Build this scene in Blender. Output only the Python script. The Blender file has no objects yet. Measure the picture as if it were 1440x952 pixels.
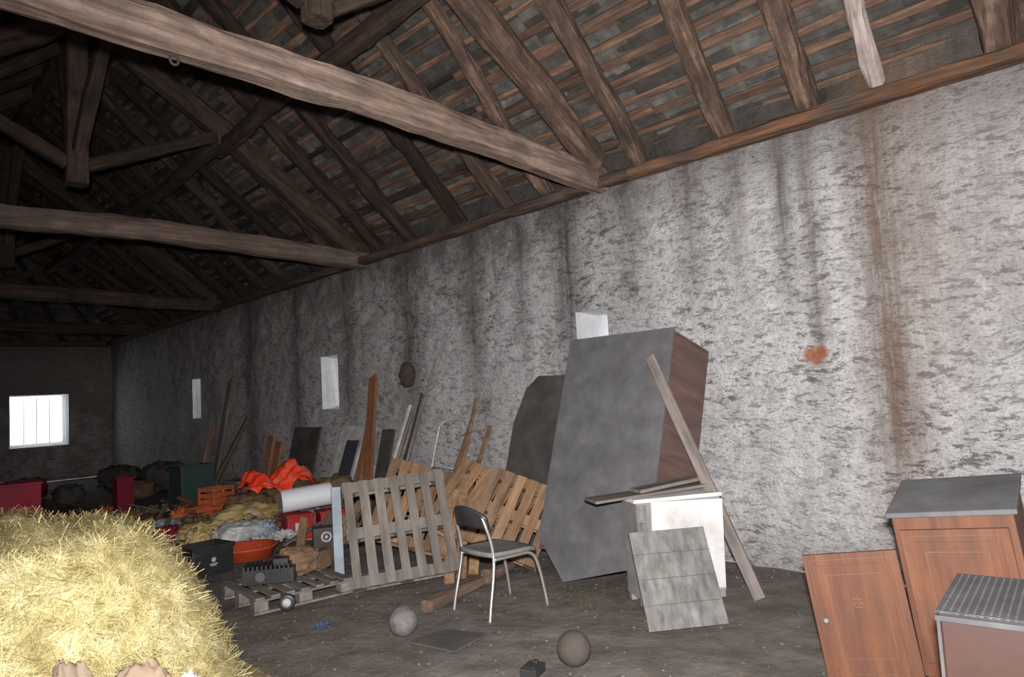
import bpy, math, random
from mathutils import Vector, Matrix, noise
random.seed(7)
scn=bpy.context.scene
COL=bpy.context.collection
WM={}
V=Vector
# ------------------------------------------------------------------ camera
up=V((-.058,1,-.0803)).normalized(); wy=V((-960,-136,-1000)).normalized(); wx=wy.cross(up)
R=Matrix((wx,wy,up))
cam=bpy.data.cameras.new("camera"); co=bpy.data.objects.new("camera",cam); COL.objects.link(co)
cam.lens=25; cam.clip_start=.05; cam.clip_end=200
co.matrix_world=Matrix.Translation((-5.9,0,1.6))@R.to_4x4()
scn.camera=co
try: scn.view_settings.view_transform='Standard'
except Exception: pass
# ------------------------------------------------------------------ materials
def ramp(nt,cols,pos=None):
    r=nt.nodes.new('ShaderNodeValToRGB'); e=r.color_ramp.elements
    n=len(cols)
    while len(e)<n: e.new(.5)
    for i,c in enumerate(cols):
        e[i].position=pos[i] if pos else .3+.4*i/max(1,n-1)
        e[i].color=(c[0],c[1],c[2],1)
    return r
def newmat(name):
    m=bpy.data.materials.new(name); m.use_nodes=True; nt=m.node_tree
    b=nt.nodes['Principled BSDF']; return m,nt,b
def M(name,cols,scale=(1,1,1),ns=5,detail=8,rough=.8,bump=.3,bdist=.01,metal=0,rnd=0.0,dist=0.0,pos=None,island=0.0,dirt=.25,dirtcol=(.07,.062,.056),ds=2.5):
    m,nt,b=newmat(name); L=nt.links
    tc=nt.nodes.new('ShaderNodeTexCoord'); mp=nt.nodes.new('ShaderNodeMapping'); mp.inputs['Scale'].default_value=scale
    L.new(tc.outputs['Object'],mp.inputs['Vector'])
    n=nt.nodes.new('ShaderNodeTexNoise'); n.noise_dimensions='4D'
    n.inputs['Scale'].default_value=ns; n.inputs['Detail'].default_value=detail; n.inputs['Distortion'].default_value=dist
    n.inputs['Roughness'].default_value=.62
    L.new(mp.outputs['Vector'],n.inputs['Vector'])
    oi=nt.nodes.new('ShaderNodeObjectInfo')
    mu=nt.nodes.new('ShaderNodeMath'); mu.operation='MULTIPLY'; mu.inputs[1].default_value=37
    L.new(oi.outputs['Random'],mu.inputs[0]); L.new(mu.outputs[0],n.inputs['W'])
    r=ramp(nt,cols,pos); L.new(n.outputs['Fac'],r.inputs['Fac'])
    out=r.outputs['Color']
    for amt,src in ((rnd,oi.outputs['Random']),(island,None)):
        if amt>0:
            if src is None:
                g=nt.nodes.new('ShaderNodeNewGeometry'); src=g.outputs['Random Per Island']
            mr=nt.nodes.new('ShaderNodeMapRange'); mr.inputs['To Min'].default_value=1-amt; mr.inputs['To Max'].default_value=1+amt
            L.new(src,mr.inputs['Value'])
            h=nt.nodes.new('ShaderNodeHueSaturation'); L.new(mr.outputs[0],h.inputs['Value']); L.new(out,h.inputs['Color']); out=h.outputs['Color']
    if dirt>0:
        n2=nt.nodes.new('ShaderNodeTexNoise'); n2.noise_dimensions='4D'; n2.inputs['Scale'].default_value=ds; n2.inputs['Detail'].default_value=9; n2.inputs['Roughness'].default_value=.7
        L.new(tc.outputs['Object'],n2.inputs['Vector']); L.new(mu.outputs[0],n2.inputs['W'])
        q=nt.nodes.new('ShaderNodeMapRange'); q.inputs['From Min'].default_value=.38; q.inputs['From Max'].default_value=.68; q.inputs['To Max'].default_value=min(1,dirt*2.2); q.inputs['To Min'].default_value=dirt*.25
        L.new(n2.outputs['Fac'],q.inputs['Value'])
        x=nt.nodes.new('ShaderNodeMix'); x.data_type='RGBA'; L.new(q.outputs[0],x.inputs[0]); L.new(out,x.inputs[6]); x.inputs[7].default_value=(*dirtcol,1); out=x.outputs[2]
    L.new(out,b.inputs['Base Color'])
    b.inputs['Roughness'].default_value=rough; b.inputs['Metallic'].default_value=metal
    if rough>.7: b.inputs['Specular IOR Level'].default_value=.2
    if bump>0:
        bp=nt.nodes.new('ShaderNodeBump'); bp.inputs['Strength'].default_value=bump; bp.inputs['Distance'].default_value=bdist
        L.new(n.outputs['Fac'],bp.inputs['Height']); L.new(bp.outputs['Normal'],b.inputs['Normal'])
    return m
WD=(.7,9,9)
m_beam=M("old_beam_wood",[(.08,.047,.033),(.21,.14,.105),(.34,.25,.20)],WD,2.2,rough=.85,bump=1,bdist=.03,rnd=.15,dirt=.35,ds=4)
m_beam2=M("mid_beam_wood",[(.055,.032,.023),(.15,.098,.073),(.25,.18,.145)],WD,2.2,rough=.85,bump=1,bdist=.03,rnd=.1,dirt=.35,ds=4)  # beam wood a step darker in colour, for dimness at the second truss
m_beamd=M("shade_toned_beam_wood",[(.026,.015,.010),(.07,.044,.031),(.13,.09,.068)],WD,2.2,rough=.85,bump=1,bdist=.03,rnd=.25,dirt=.4,dirtcol=(.022,.018,.015),ds=4)  # beam wood with the gloom of the deep roof put into its colour
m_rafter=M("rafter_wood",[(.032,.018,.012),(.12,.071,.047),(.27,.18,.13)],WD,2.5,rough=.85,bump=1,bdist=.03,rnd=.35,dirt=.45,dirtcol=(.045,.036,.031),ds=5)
m_rafterD=M("shade_toned_rafter_wood",[(.015,.009,.006),(.045,.028,.019),(.095,.064,.047)],WD,2.5,rough=.85,bump=1,bdist=.03,rnd=.45,dirt=.4,dirtcol=(.018,.015,.013),ds=4)  # rafter wood darkened in colour to paint the shade far and left
m_rafterL=M("pale_rafter_wood",[(.2,.15,.12),(.42,.34,.3),(.55,.48,.44)],WD,2.5,rough=.85,bump=.8,bdist=.02,rnd=.1)
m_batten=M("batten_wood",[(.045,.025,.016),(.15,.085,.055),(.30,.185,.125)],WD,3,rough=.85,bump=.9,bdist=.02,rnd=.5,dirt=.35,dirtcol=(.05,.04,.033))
m_battenD=M("shade_toned_batten_wood",[(.017,.010,.007),(.055,.033,.023),(.12,.076,.056)],WD,3,rough=.85,bump=.9,bdist=.02,rnd=.6,dirt=.4,dirtcol=(.018,.015,.013))  # shaded copy of the batten wood, dimness of far and left slopes painted in
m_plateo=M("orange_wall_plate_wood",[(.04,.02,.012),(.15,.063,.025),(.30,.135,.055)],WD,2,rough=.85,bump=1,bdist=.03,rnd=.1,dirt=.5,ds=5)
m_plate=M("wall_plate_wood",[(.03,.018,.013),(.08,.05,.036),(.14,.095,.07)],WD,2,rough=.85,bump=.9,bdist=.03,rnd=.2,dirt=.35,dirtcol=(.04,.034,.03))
m_slate=M("slate_underside",[(.045,.042,.038),(.085,.079,.072),(.145,.135,.124)],(1,1,1),7,rough=.85,bump=.35,bdist=.01,island=.5,dirt=.22,dirtcol=(.04,.03,.022),ds=1.6)
m_greywood=M("weathered_grey_wood",[(.075,.062,.053),(.17,.145,.128),(.27,.235,.21)],WD,2.5,rough=.85,bump=.5,rnd=.15)
m_palbrown=M("brown_pallet_wood",[(.10,.05,.024),(.24,.135,.068),(.35,.215,.12)],(5,5,1),2.5,rough=.85,bump=.4,rnd=.15,island=.4)
m_palgrey=M("grey_pallet_wood",[(.085,.074,.064),(.175,.153,.132),(.25,.223,.197)],(6,6,1),2.5,rough=.85,bump=.4,rnd=.1,island=.2)
m_orange=M("varnished_plank",[(.18,.06,.02),(.34,.13,.05),(.43,.2,.09)],WD,2,rough=.5,bump=.2,rnd=.1)
m_redwood=M("dull_red_brown_wood",[(.055,.027,.021),(.10,.05,.04),(.15,.082,.068)],(6,6,1),2,rough=.6,bump=.2,dirt=.25)
m_dusty=M("dusty_grey_panel",[(.068,.066,.068),(.10,.098,.102),(.14,.138,.142)],(1,1,.5),4,rough=.95,bump=.25,dirt=.12)
m_dark=M("dark_board",[(.03,.028,.027),(.06,.055,.052),(.1,.09,.085)],(1,1,1),4,rough=.9,bump=.2)
m_black=M("black_plastic",[(.008,.008,.009),(.02,.02,.022)],(1,1,1),6,rough=.45,bump=.05,dirt=.12)
m_seat=M("dusty_black_seat",[(.10,.092,.085),(.15,.14,.13),(.2,.185,.17)],(1,1,1),6,rough=.85,bump=.05,dirt=.1)
m_chrome=M("chrome_tube",[(.6,.6,.6),(.75,.74,.72)],(1,1,1),8,rough=.3,bump=.02,metal=.85,dirt=.05)
m_white=M("white_enamel",[(.40,.385,.37),(.60,.59,.585),(.70,.695,.69)],(1,1,1),3,rough=.75,bump=.08,dirt=.14,dirtcol=(.2,.17,.14),ds=4)
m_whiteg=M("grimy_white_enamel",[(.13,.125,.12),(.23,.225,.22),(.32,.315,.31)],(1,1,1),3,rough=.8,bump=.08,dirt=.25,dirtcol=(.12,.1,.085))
m_cabgrey=M("dusty_grey_wood_panel",[(.075,.072,.068),(.165,.158,.15),(.25,.24,.23)],(3,1.2,1),7,rough=.95,bump=.25,dirt=.25,ds=7)
m_groove=M("groove_shade",[(.05,.045,.042),(.09,.085,.08)],(1,1,1),4,rough=.9,bump=.1)
m_cabwood=M("orange_brown_cabinet_wood",[(.05,.015,.006),(.115,.036,.012),(.175,.063,.022)],(7,7,.7),2,rough=.7,bump=.12,dirt=.25,dirtcol=(.06,.03,.018),ds=5)
m_inlay=M("pale_inlay",[(.13,.05,.02),(.20,.088,.037)],(1,1,1),8,rough=.6,bump=.1)
m_brown=M("brown_enamel",[(.024,.008,.005),(.038,.012,.007),(.05,.019,.012)],(1,1,1),3,rough=.55,bump=.03,dirt=.08,dirtcol=(.035,.02,.015),ds=5)
m_metal=M("dull_metal",[(.045,.045,.048),(.075,.075,.08),(.11,.11,.115)],(1,1,1),8,rough=.8,bump=.15)
m_rust=M("rusty_iron",[(.02,.012,.01),(.04,.022,.015),(.07,.038,.026)],(1,1,1),14,rough=.9,bump=.4)
m_stone=M("dusty_ball",[(.05,.046,.043),(.13,.122,.117),(.21,.20,.195)],(1,1,1),13,rough=.9,bump=.4,dirt=.4)
m_dirtball=M("dirty_ball",[(.045,.036,.030),(.068,.056,.047)],(1,1,1),9,rough=.95,bump=.4)
m_red=M("red_plastic",[(.3,.008,.012),(.45,.015,.02)],(1,1,1),4,rough=.4,bump=.05,dirt=.1)
m_oplast=M("orange_plastic",[(.42,.08,.02),(.6,.14,.035)],(1,1,1),4,rough=.6,bump=.05,dirt=.2)
m_pink=M("crimson_metal",[(.17,.006,.018),(.25,.01,.03)],(1,1,1),4,rough=.8,bump=.05,dirt=.15)
m_tub=M("orange_red_rubber",[(.36,.04,.01),(.5,.065,.015)],(1,1,1),5,rough=.6,bump=.05,dirt=.08)
m_hivis=M("orange_red_cloth",[(.8,.025,.008),(1,.06,.02),(1,.28,.16)],(1,1,1),6,rough=.35,bump=.3,dirt=.03)
m_green=M("dark_green_plastic",[(.012,.04,.033),(.018,.058,.05)],(1,1,1),4,rough=.5,bump=.05)
m_sackw=M("white_woven_sack",[(.28,.28,.26),(.5,.5,.48),(.66,.66,.64)],(1,1,1),7,rough=.6,bump=.3,dirt=.2)
m_knob=M("dull_porcelain",[(.16,.15,.13),(.24,.22,.2)],(1,1,1),7,rough=.6,bump=.05,dirt=.2)
m_roll=M("white_roll_paper",[(.6,.62,.66),(.75,.77,.8)],(1,1,1),5,rough=.6,bump=.05,dirt=.05)
m_sacky=M("yellow_sack",[(.32,.2,.05),(.48,.35,.12),(.5,.47,.4)],(1,1,1),5,rough=.6,bump=.3,dirt=.25)
m_sackt=M("tan_sack",[(.13,.07,.035),(.24,.145,.08)],(1,1,1),6,rough=.8,bump=.3,dirt=.3)
m_paper=M("brown_paper",[(.22,.155,.10),(.36,.27,.185)],(1,1,1),5,rough=.85,bump=.3)
m_blue=M("blue_cloth",[(.02,.035,.075),(.045,.065,.13)],(1,1,1),6,rough=.8,bump=.3)
m_paleblue=M("pale_blue_board",[(.22,.28,.33),(.33,.39,.44)],(1,1,1),4,rough=.6,bump=.1)
m_purple=M("dark_navy_board",[(.02,.02,.045),(.035,.035,.07)],(1,1,1),4,rough=.6,bump=.1)
m_hay=M("hay",[(.28,.225,.085),(.56,.475,.22),(.80,.72,.42)],(1,1,1),9,rough=.8,bump=0,island=.5,dirt=.2,dirtcol=(.25,.21,.09),ds=4)
m_hayb=M("hay_base",[(.10,.078,.032),(.30,.245,.11),(.48,.41,.21)],(1,1,1),22,rough=.9,bump=1,bdist=.03)
m_straw=M("floor_straw",[(.18,.125,.06),(.32,.235,.12)],(1,1,1),9,rough=.9,bump=.2,island=.3)
m_grit=M("floor_grit",[(.05,.044,.04),(.13,.118,.108)],(1,1,1),9,rough=.9,bump=.2,island=.35)
m_log=M("firewood",[(.11,.045,.02),(.26,.12,.05),(.36,.19,.09)],(1,9,9),3,rough=.85,bump=.5,rnd=.3)
m_oldlog=M("old_log",[(.055,.033,.024),(.11,.068,.047),(.16,.11,.085)],(1,9,9),3,rough=.85,bump=.5,rnd=.2)
m_nest=M("wasp_nest",[(.03,.018,.012),(.09,.05,.03)],(1,1,4),9,rough=.9,bump=.8)
m_reveal=M("limewashed_reveal",[(.42,.42,.43),(.62,.62,.64)],(1,1,1),5,rough=.9,bump=.5,bdist=.03,dirt=.15,dirtcol=(.25,.24,.23))

def plaster(name,extra_dark):
    m,nt,b=newmat(name); L=nt.links; N=nt.nodes
    tc=N.new('ShaderNodeTexCoord'); P=tc.outputs['Object']
    def mapn(scale,rot=(0,0,0),src=None):
        q=N.new('ShaderNodeMapping'); q.inputs['Scale'].default_value=scale; q.inputs['Rotation'].default_value=rot; L.new(src or P,q.inputs['Vector']); return q.outputs[0]
    def nz(vec,s,d=6,r=.6,di=0,out='Fac'):
        n=N.new('ShaderNodeTexNoise'); n.inputs['Scale'].default_value=s; n.inputs['Detail'].default_value=d; n.inputs['Roughness'].default_value=r; n.inputs['Distortion'].default_value=di
        L.new(vec,n.inputs['Vector']); return n.outputs[out]
    def mr(v,a,b_,c,d):
        q=N.new('ShaderNodeMapRange'); q.inputs['From Min'].default_value=a; q.inputs['From Max'].default_value=b_; q.inputs['To Min'].default_value=c; q.inputs['To Max'].default_value=d; L.new(v,q.inputs['Value']); return q.outputs[0]
    def ma(op,a,b_):
        q=N.new('ShaderNodeMath'); q.operation=op
        for i,x in enumerate((a,b_)):
            if isinstance(x,(int,float)): q.inputs[i].default_value=x
            else: L.new(x,q.inputs[i])
        return q.outputs[0]
    def mix(f,a,b_,t='MIX'):
        q=N.new('ShaderNodeMix'); q.data_type='RGBA'; q.blend_type=t
        if isinstance(f,(int,float)): q.inputs[0].default_value=f
        else: L.new(f,q.inputs[0])
        for i,x in ((6,a),(7,b_)):
            if isinstance(x,tuple): q.inputs[i].default_value=(*x,1)
            else: L.new(x,q.inputs[i])
        return q.outputs[2]
    wn=nz(P,1.1,3,.5,0,'Color')
    vm=N.new('ShaderNodeVectorMath'); vm.operation='MULTIPLY_ADD'; L.new(wn,vm.inputs[0]); vm.inputs[1].default_value=(.22,.22,.22); L.new(P,vm.inputs[2]); W_=vm.outputs[0]
    sep=N.new('ShaderNodeSeparateXYZ'); L.new(P,sep.inputs[0]); Y=sep.outputs[1]; Z=sep.outputs[2]
    chis=nz(mapn((1,2.4,7.0),(.30,0,0),W_),3.2,9,.74,.25)
    chis2=nz(mapn((1,4.0,10),(-.12,0,0),W_),5.2,8,.76,.15)
    chis3=nz(mapn((1,1.2,2.0),(.3,0,0),W_),3.0,10,.80,.1)
    fine=nz(mapn((1,1,1.6)),34,6,.78)
    big=nz(mapn((1,.8,.7)),.9,7,.65)
    mid=nz(mapn((1,1.2,1.0)),3.2,10,.80)
    dens=mr(nz(mapn((1,1,1)),.9,6,.65),.36,.60,.38,1)
    base=mix(mr(mid,.34,.56,0,1),(.62,.595,.595),(.97,.94,.94))
    base=mix(ma('MULTIPLY',mr(chis,.42,.47,1,0),ma('MULTIPLY',dens,.85)),base,(.15,.132,.13))
    base=mix(ma('MULTIPLY',mr(chis2,.40,.45,1,0),.6),base,(.20,.18,.18))
    base=mix(ma('MULTIPLY',mr(chis3,.39,.45,1,0),ma('MULTIPLY',dens,.5)),base,(.25,.225,.222))
    base=mix(ma('MULTIPLY',mr(fine,.40,.47,1,0),.42),base,(.24,.22,.22))
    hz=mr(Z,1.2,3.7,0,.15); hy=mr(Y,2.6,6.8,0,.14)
    s=ma('ADD',ma('ADD',hz,hy),extra_dark)  # mottling darkens with height and depth, plus a fixed step per wall
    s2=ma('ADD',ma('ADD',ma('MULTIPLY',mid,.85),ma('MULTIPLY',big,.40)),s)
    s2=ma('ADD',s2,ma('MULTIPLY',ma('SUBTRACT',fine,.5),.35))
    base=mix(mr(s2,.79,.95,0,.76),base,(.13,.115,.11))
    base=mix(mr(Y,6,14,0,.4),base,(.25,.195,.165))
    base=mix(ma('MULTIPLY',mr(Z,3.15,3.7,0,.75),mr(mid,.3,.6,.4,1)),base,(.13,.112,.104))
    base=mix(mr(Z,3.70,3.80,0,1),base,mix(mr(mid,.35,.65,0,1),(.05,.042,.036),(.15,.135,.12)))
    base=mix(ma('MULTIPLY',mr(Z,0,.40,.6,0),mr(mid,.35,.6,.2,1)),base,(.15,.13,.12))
    if extra_dark<.12:
        wob=ma('MULTIPLY',ma('SUBTRACT',nz(mapn((1,.6,.7)),1.4,6,.6),.5),.07)
        dv=mr(nz(mapn((1,8,.5)),2.0,6,.7),.35,.58,.5,1)
        for yc,w,col,st,z0,z1 in ((1.93,.17,(.24,.155,.10),.95,-.9,1.2),(1.60,.16,(.38,.275,.20),.6,1.2,2.4),(1.15,.3,(.38,.32,.29),.4,1.4,2.5),(2.46,.07,(.2,.175,.16),.85,1.1,2.2),(2.68,.07,(.15,.13,.12),.95,1.9,3.0),(3.1,.08,(.2,.17,.15),.65,2.1,3.2),(3.6,.13,(.15,.125,.115),.7,2.1,3.2),(4.3,.16,(.12,.10,.09),.65,2.2,3.3),(5.2,.20,(.08,.07,.065),.95,1.5,2.6),(5.9,.09,(.11,.095,.09),.7,1.7,2.8),(6.8,.17,(.10,.086,.08),.8,1.2,2.3),(8.2,.24,(.08,.067,.06),.85,.9,2.0),(9.9,.18,(.09,.075,.07),.7,.7,1.8),(11.6,.2,(.07,.055,.05),.75,-.5,1),(13.5,.25,(.06,.05,.045),.65,-.5,1)):
            d=ma('ABSOLUTE',ma('SUBTRACT',ma('ADD',Y,wob),yc),0)
            f=mr(d,0,w*1.9,st,0)
            f=ma('MULTIPLY',f,mr(Z,z0,z1,.10,1)); f=ma('MULTIPLY',f,dv)
            base=mix(f,base,col)
        vd=N.new('ShaderNodeVectorMath'); vd.operation='MULTIPLY_ADD'
        # heart-like rust bloom: two lobes above one point
        def dist(c,r):
            q=N.new('ShaderNodeVectorMath'); q.operation='DISTANCE'; L.new(P,q.inputs[0]); q.inputs[1].default_value=c
            return ma('SUBTRACT',q.outputs['Value'],r)
        dd=ma('MINIMUM',ma('MINIMUM',dist((0,2.555,1.795),.045),dist((0,2.47,1.80),.045)),ma('MINIMUM',dist((0,2.51,1.755),.035),dist((0,2.515,1.72),.008)))
        dd=ma('ADD',dd,ma('MULTIPLY',ma('SUBTRACT',mid,.5),.08))
        base=mix(mr(dd,-.01,.035,.88,0),base,(.48,.16,.065))
    L.new(base,b.inputs['Base Color']); b.inputs['Roughness'].default_value=.95; b.inputs['Specular IOR Level'].default_value=.15
    bp=N.new('ShaderNodeBump'); bp.inputs['Strength'].default_value=1; bp.inputs['Distance'].default_value=.055
    h=ma('ADD',ma('ADD',chis,ma('MULTIPLY',chis2,.7)),ma('ADD',ma('MULTIPLY',fine,.4),ma('MULTIPLY',chis3,.35))); L.new(h,bp.inputs['Height']); L.new(bp.outputs[0],b.inputs['Normal'])
    return m
m_wall=plaster("rough_lime_plaster",0.0)
m_wallf=plaster("darker_lime_plaster",.13)  # same plaster, mottled darker overall, on the far, left and back walls
m_floor=M("dirt_floor",[(.085,.072,.062),(.14,.122,.108),(.20,.178,.16)],(1,1,1),3.2,14,rough=.95,bump=.9,bdist=.04,dirt=.18,dirtcol=(.075,.062,.053),ds=1.1)

# ------------------------------------------------------------------ helpers
def mk(name,vs,fs,mat,m=Matrix(),parent=None,smooth=False,bevel=0,kind=None,label=None):
    me=bpy.data.meshes.new(name); me.from_pydata([tuple(v) for v in vs],[],fs); me.update()
    if smooth: me.polygons.foreach_set('use_smooth',[True]*len(me.polygons))
    me.materials.append(mat)
    o=bpy.data.objects.new(name,me); COL.objects.link(o)
    if parent is not None:
        o.parent=parent; o.matrix_parent_inverse=WM[parent.name].inverted()
    o.matrix_basis=m; WM[o.name]=m.copy()
    if bevel>0:
        b=o.modifiers.new('bevel','BEVEL'); b.width=bevel; b.segments=2; b.limit_method='ANGLE'
    if kind: o["kind"]=kind
    if label: o["label"]=label
    return o
def top(o,label,cat,group=None):
    o["label"]=label; o["category"]=cat
    if group: o["group"]=group
    return o
def empty(name,m,label,cat,group=None):
    o=bpy.data.objects.new(name,None); COL.objects.link(o); o.empty_display_size=.1; o.matrix_basis=m; WM[o.name]=m.copy()
    return top(o,label,cat,group)
def fr(o,x,z=(0,0,1)):
    x=V(x).normalized(); z=V(z); y=z.cross(x).normalized(); z=x.cross(y).normalized()
    m=Matrix((x,y,z)).transposed().to_4x4(); m.translation=V(o); return m
def bx(size,c,rot=None):
    sx,sy,sz=[s/2 for s in size]; vs=[V((a*sx,b*sy,d*sz)) for a in(-1,1) for b in(-1,1) for d in(-1,1)]
    if rot is not None: vs=[rot@v for v in vs]
    vs=[v+V(c) for v in vs]
    return vs,[(0,1,3,2),(4,6,7,5),(0,4,5,1),(2,3,7,6),(0,2,6,4),(1,5,7,3)]
def join(parts):
    vs=[];fs=[]
    for a,b in parts:
        n=len(vs); vs+=list(a); fs+=[tuple(i+n for i in f) for f in b]
    return vs,fs
def box(name,m,size,c,mat,parent=None,bevel=.004,**k):
    v,f=bx(size,c); return mk(name,v,f,mat,m,parent,bevel=bevel,**k)
def beamgeo(L,w,h,jit=.015,rnd=.25,seg=None,taper=0,bend=0,seed=0,nc=12):
    n=seg or max(3,int(L/.2)); vs=[];fs=[]
    e=2/(rnd+.18) if rnd<.8 else 2
    for i in range(n+1):
        t=i/n; x=t*L; s=1-taper*t; off=V((0,noise.noise(V((t*2.2,seed,.3)))*bend,noise.noise(V((t*2.2,seed,7.3)))*bend))
        for j in range(nc):
            a=2*math.pi*(j+.5)/nc; ca,sa=math.cos(a),math.sin(a)
            y=math.copysign(abs(ca)**(2/e),ca)*w/2*s; z=math.copysign(abs(sa)**(2/e),sa)*h/2*s
            q=1+jit*6*noise.noise(V((x*1.5+seed*3,y*5,z*5+seed)))
            vs.append(V((x,y*q,z*q))+off+V((0,noise.noise(V((x*4,j*.7,seed)))*jit,noise.noise(V((x*4,j*.7,seed+9)))*jit)))
    for i in range(n):
        for j in range(nc):
            k=(j+1)%nc; fs.append((i*nc+j,i*nc+k,(i+1)*nc+k,(i+1)*nc+j))
    fs.append(tuple(range(nc))[::-1]); fs.append(tuple(n*nc+j for j in range(nc)))
    return vs,fs
SD=[0]
def beam(name,p0,p1,w,h,mat,parent=None,z=(0,0,1),**k):
    p0=V(p0);p1=V(p1); SD[0]+=1.37
    v,f=beamgeo((p1-p0).length,w,h,seed=SD[0],**k)
    d=(p1-p0); zz=V(z)
    if abs(d.normalized().dot(zz))>.95: zz=V((0,1,0))
    return mk(name,v,f,mat,fr(p0,d,zz),parent)
def path(pts,n=6):
    P=[V(p) for p in pts]; out=[]
    for i in range(len(P)-1):
        a=P[max(0,i-1)];b=P[i];c=P[i+1];d=P[min(len(P)-1,i+2)]
        for j in range(n):
            t=j/n; out.append(.5*((2*b)+(c-a)*t+(2*a-5*b+4*c-d)*t*t+(3*b-a-3*c+d)*t**3))
    out.append(P[-1]); return out
def tube(pts,r,n=8,sm=6,closed=False):
    P=path(pts,sm) if sm else [V(p) for p in pts]
    vs=[];fs=[]; u=None
    for i,p in enumerate(P):
        t=(P[min(i+1,len(P)-1)]-P[max(i-1,0)]).normalized()
        if u is None:
            u=V((0,0,1)) if abs(t.z)<.9 else V((1,0,0))
        u=(u-t*u.dot(t)).normalized(); w=t.cross(u)
        rr=r(i/(len(P)-1)) if callable(r) else r
        for j in range(n):
            a=2*math.pi*j/n; vs.append(p+u*math.cos(a)*rr+w*math.sin(a)*rr)
    for i in range(len(P)-1):
        for j in range(n):
            k=(j+1)%n; fs.append((i*n+j,i*n+k,(i+1)*n+k,(i+1)*n+j))
    fs.append(tuple(range(n))[::-1]); fs.append(tuple((len(P)-1)*n+j for j in range(n)))
    return vs,fs
def lathe(prof,n=28):
    vs=[];fs=[]
    for r,z in prof:
        for j in range(n):
            a=2*math.pi*j/n; vs.append(V((r*math.cos(a),r*math.sin(a),z)))
    for i in range(len(prof)-1):
        for j in range(n):
            k=(j+1)%n; fs.append((i*n+j,i*n+k,(i+1)*n+k,(i+1)*n+j))
    fs.append(tuple(range(n))[::-1]); fs.append(tuple((len(prof)-1)*n+j for j in range(n)))
    return vs,fs
def blobgeo(size,amp=.06,p=.7,freq=3,seed=0,nu=40,nv=24,flat=.0):
    vs=[];fs=[]; s=lambda c:math.copysign(abs(c)**p,c)
    for i in range(nv+1):
        ph=-math.pi/2+math.pi*i/nv
        for j in range(nu):
            th=2*math.pi*j/nu
            v=V((s(math.cos(ph))*s(math.cos(th)),s(math.cos(ph))*s(math.sin(th)),s(math.sin(ph))))
            q=1+amp*2*noise.noise(v*freq+V((seed,seed*2,0)))+amp*noise.noise(v*freq*2.7+V((0,seed,0)))
            v=v*q; z=v.z*size[2]/2+size[2]/2
            vs.append(V((v.x*size[0]/2,v.y*size[1]/2,max(0,z))))
    for i in range(nv):
        for j in range(nu):
            k=(j+1)%nu; fs.append((i*nu+j,i*nu+k,(i+1)*nu+k,(i+1)*nu+j))
    return vs,fs
def T(x,y,z=0,rz=0,rx=0,ry=0):
    return Matrix.Translation((x,y,z))@Matrix.Rotation(math.radians(rz),4,'Z')@Matrix.Rotation(math.radians(ry),4,'Y')@Matrix.Rotation(math.radians(rx),4,'X')

# ------------------------------------------------------------------ walls
def lines(a,b,step,cuts):
    s=sorted(set([a,b]+cuts)); out=[]
    for p,q in zip(s,s[1:]):
        n=max(1,round((q-p)/step)); out+=[p+(q-p)*i/n for i in range(n)]
    return out+[b]
def wall(name,pos,us,vsz,holes,mat,disp=.03,st=.05):
    us=lines(us[0],us[1],st,[x for h in holes for x in h[:2]]); zs=lines(vsz[0],vsz[1],st,[x for h in holes for x in h[2:]])
    vs=[];fs=[]; nz=len(zs)
    for u in us:
        for z in zs:
            d=disp*noise.noise(V((u*.9,z*.9,3.1)))*1.5+disp*.8*noise.noise(V((u*3.2+z*1.5,z*6,1.7)))+disp*.5*noise.noise(V((u*8+z*3,z*15,4.7)))
            for h in holes:
                q=math.hypot(max(h[0]-u,0,u-h[1]),max(h[2]-z,0,z-h[3])); d*=min(1,q/.25)
            if z<=.01: d=0
            vs.append(pos(u,z,d))
    for i in range(len(us)-1):
        for j in range(nz-1):
            uc=(us[i]+us[i+1])/2; zc=(zs[j]+zs[j+1])/2
            if any(h[0]<uc<h[1] and h[2]<zc<h[3] for h in holes): continue
            a=i*nz+j; fs.append((a,a+1,a+nz+1,a+nz))
    return mk(name,vs,fs,mat,kind="structure",smooth=True)
wins=[(4.66,5.10,1.57,2.47),(10.2,10.74,1.55,2.42),(16.1,16.6,1.5,2.38)]
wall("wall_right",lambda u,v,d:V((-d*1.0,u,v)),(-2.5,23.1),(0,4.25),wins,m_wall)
fwin=[(-2.45,-1.08,.96,2.36)]
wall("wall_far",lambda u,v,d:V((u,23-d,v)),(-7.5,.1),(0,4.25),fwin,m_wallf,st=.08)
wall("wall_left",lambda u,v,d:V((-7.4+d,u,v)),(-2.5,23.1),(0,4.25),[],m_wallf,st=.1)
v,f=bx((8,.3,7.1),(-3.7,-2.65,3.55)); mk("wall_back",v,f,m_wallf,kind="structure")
def reveal(name,m,w,h,d,splay):
    i=[(-w/2,0,0),(w/2,0,0),(w/2,0,h),(-w/2,0,h)]; s=splay
    e=[(-w/2+s,d,s*1.2),(w/2-s,d,s*1.2),(w/2-s,d,h-s*.4),(-w/2+s,d,h-s*.4)]
    vs=[];fs=[]; n=8
    for k in range(n+1):
        t=k/n
        for p,q in zip(i,e):
            c=V(p).lerp(V(q),t)+V((noise.noise(V((k*1.3,p[0],p[2])))*.03,0,noise.noise(V((k*1.3,p[0]+5,p[2])))*.03)) if k else V(p)
            vs.append(c)
    for k in range(n):
        for j in range(4):
            l=(j+1)%4; fs.append((k*4+j,k*4+l,(k+1)*4+l,(k+1)*4+j))
    return mk(name,vs,fs,m_reveal,m,kind="structure")
for n,(a,b,c,d) in enumerate(wins):
    reveal("window_%d"%(n+1),fr((0,(a+b)/2,c),(0,-1,0)),b-a,d-c,.6,.10)
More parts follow.
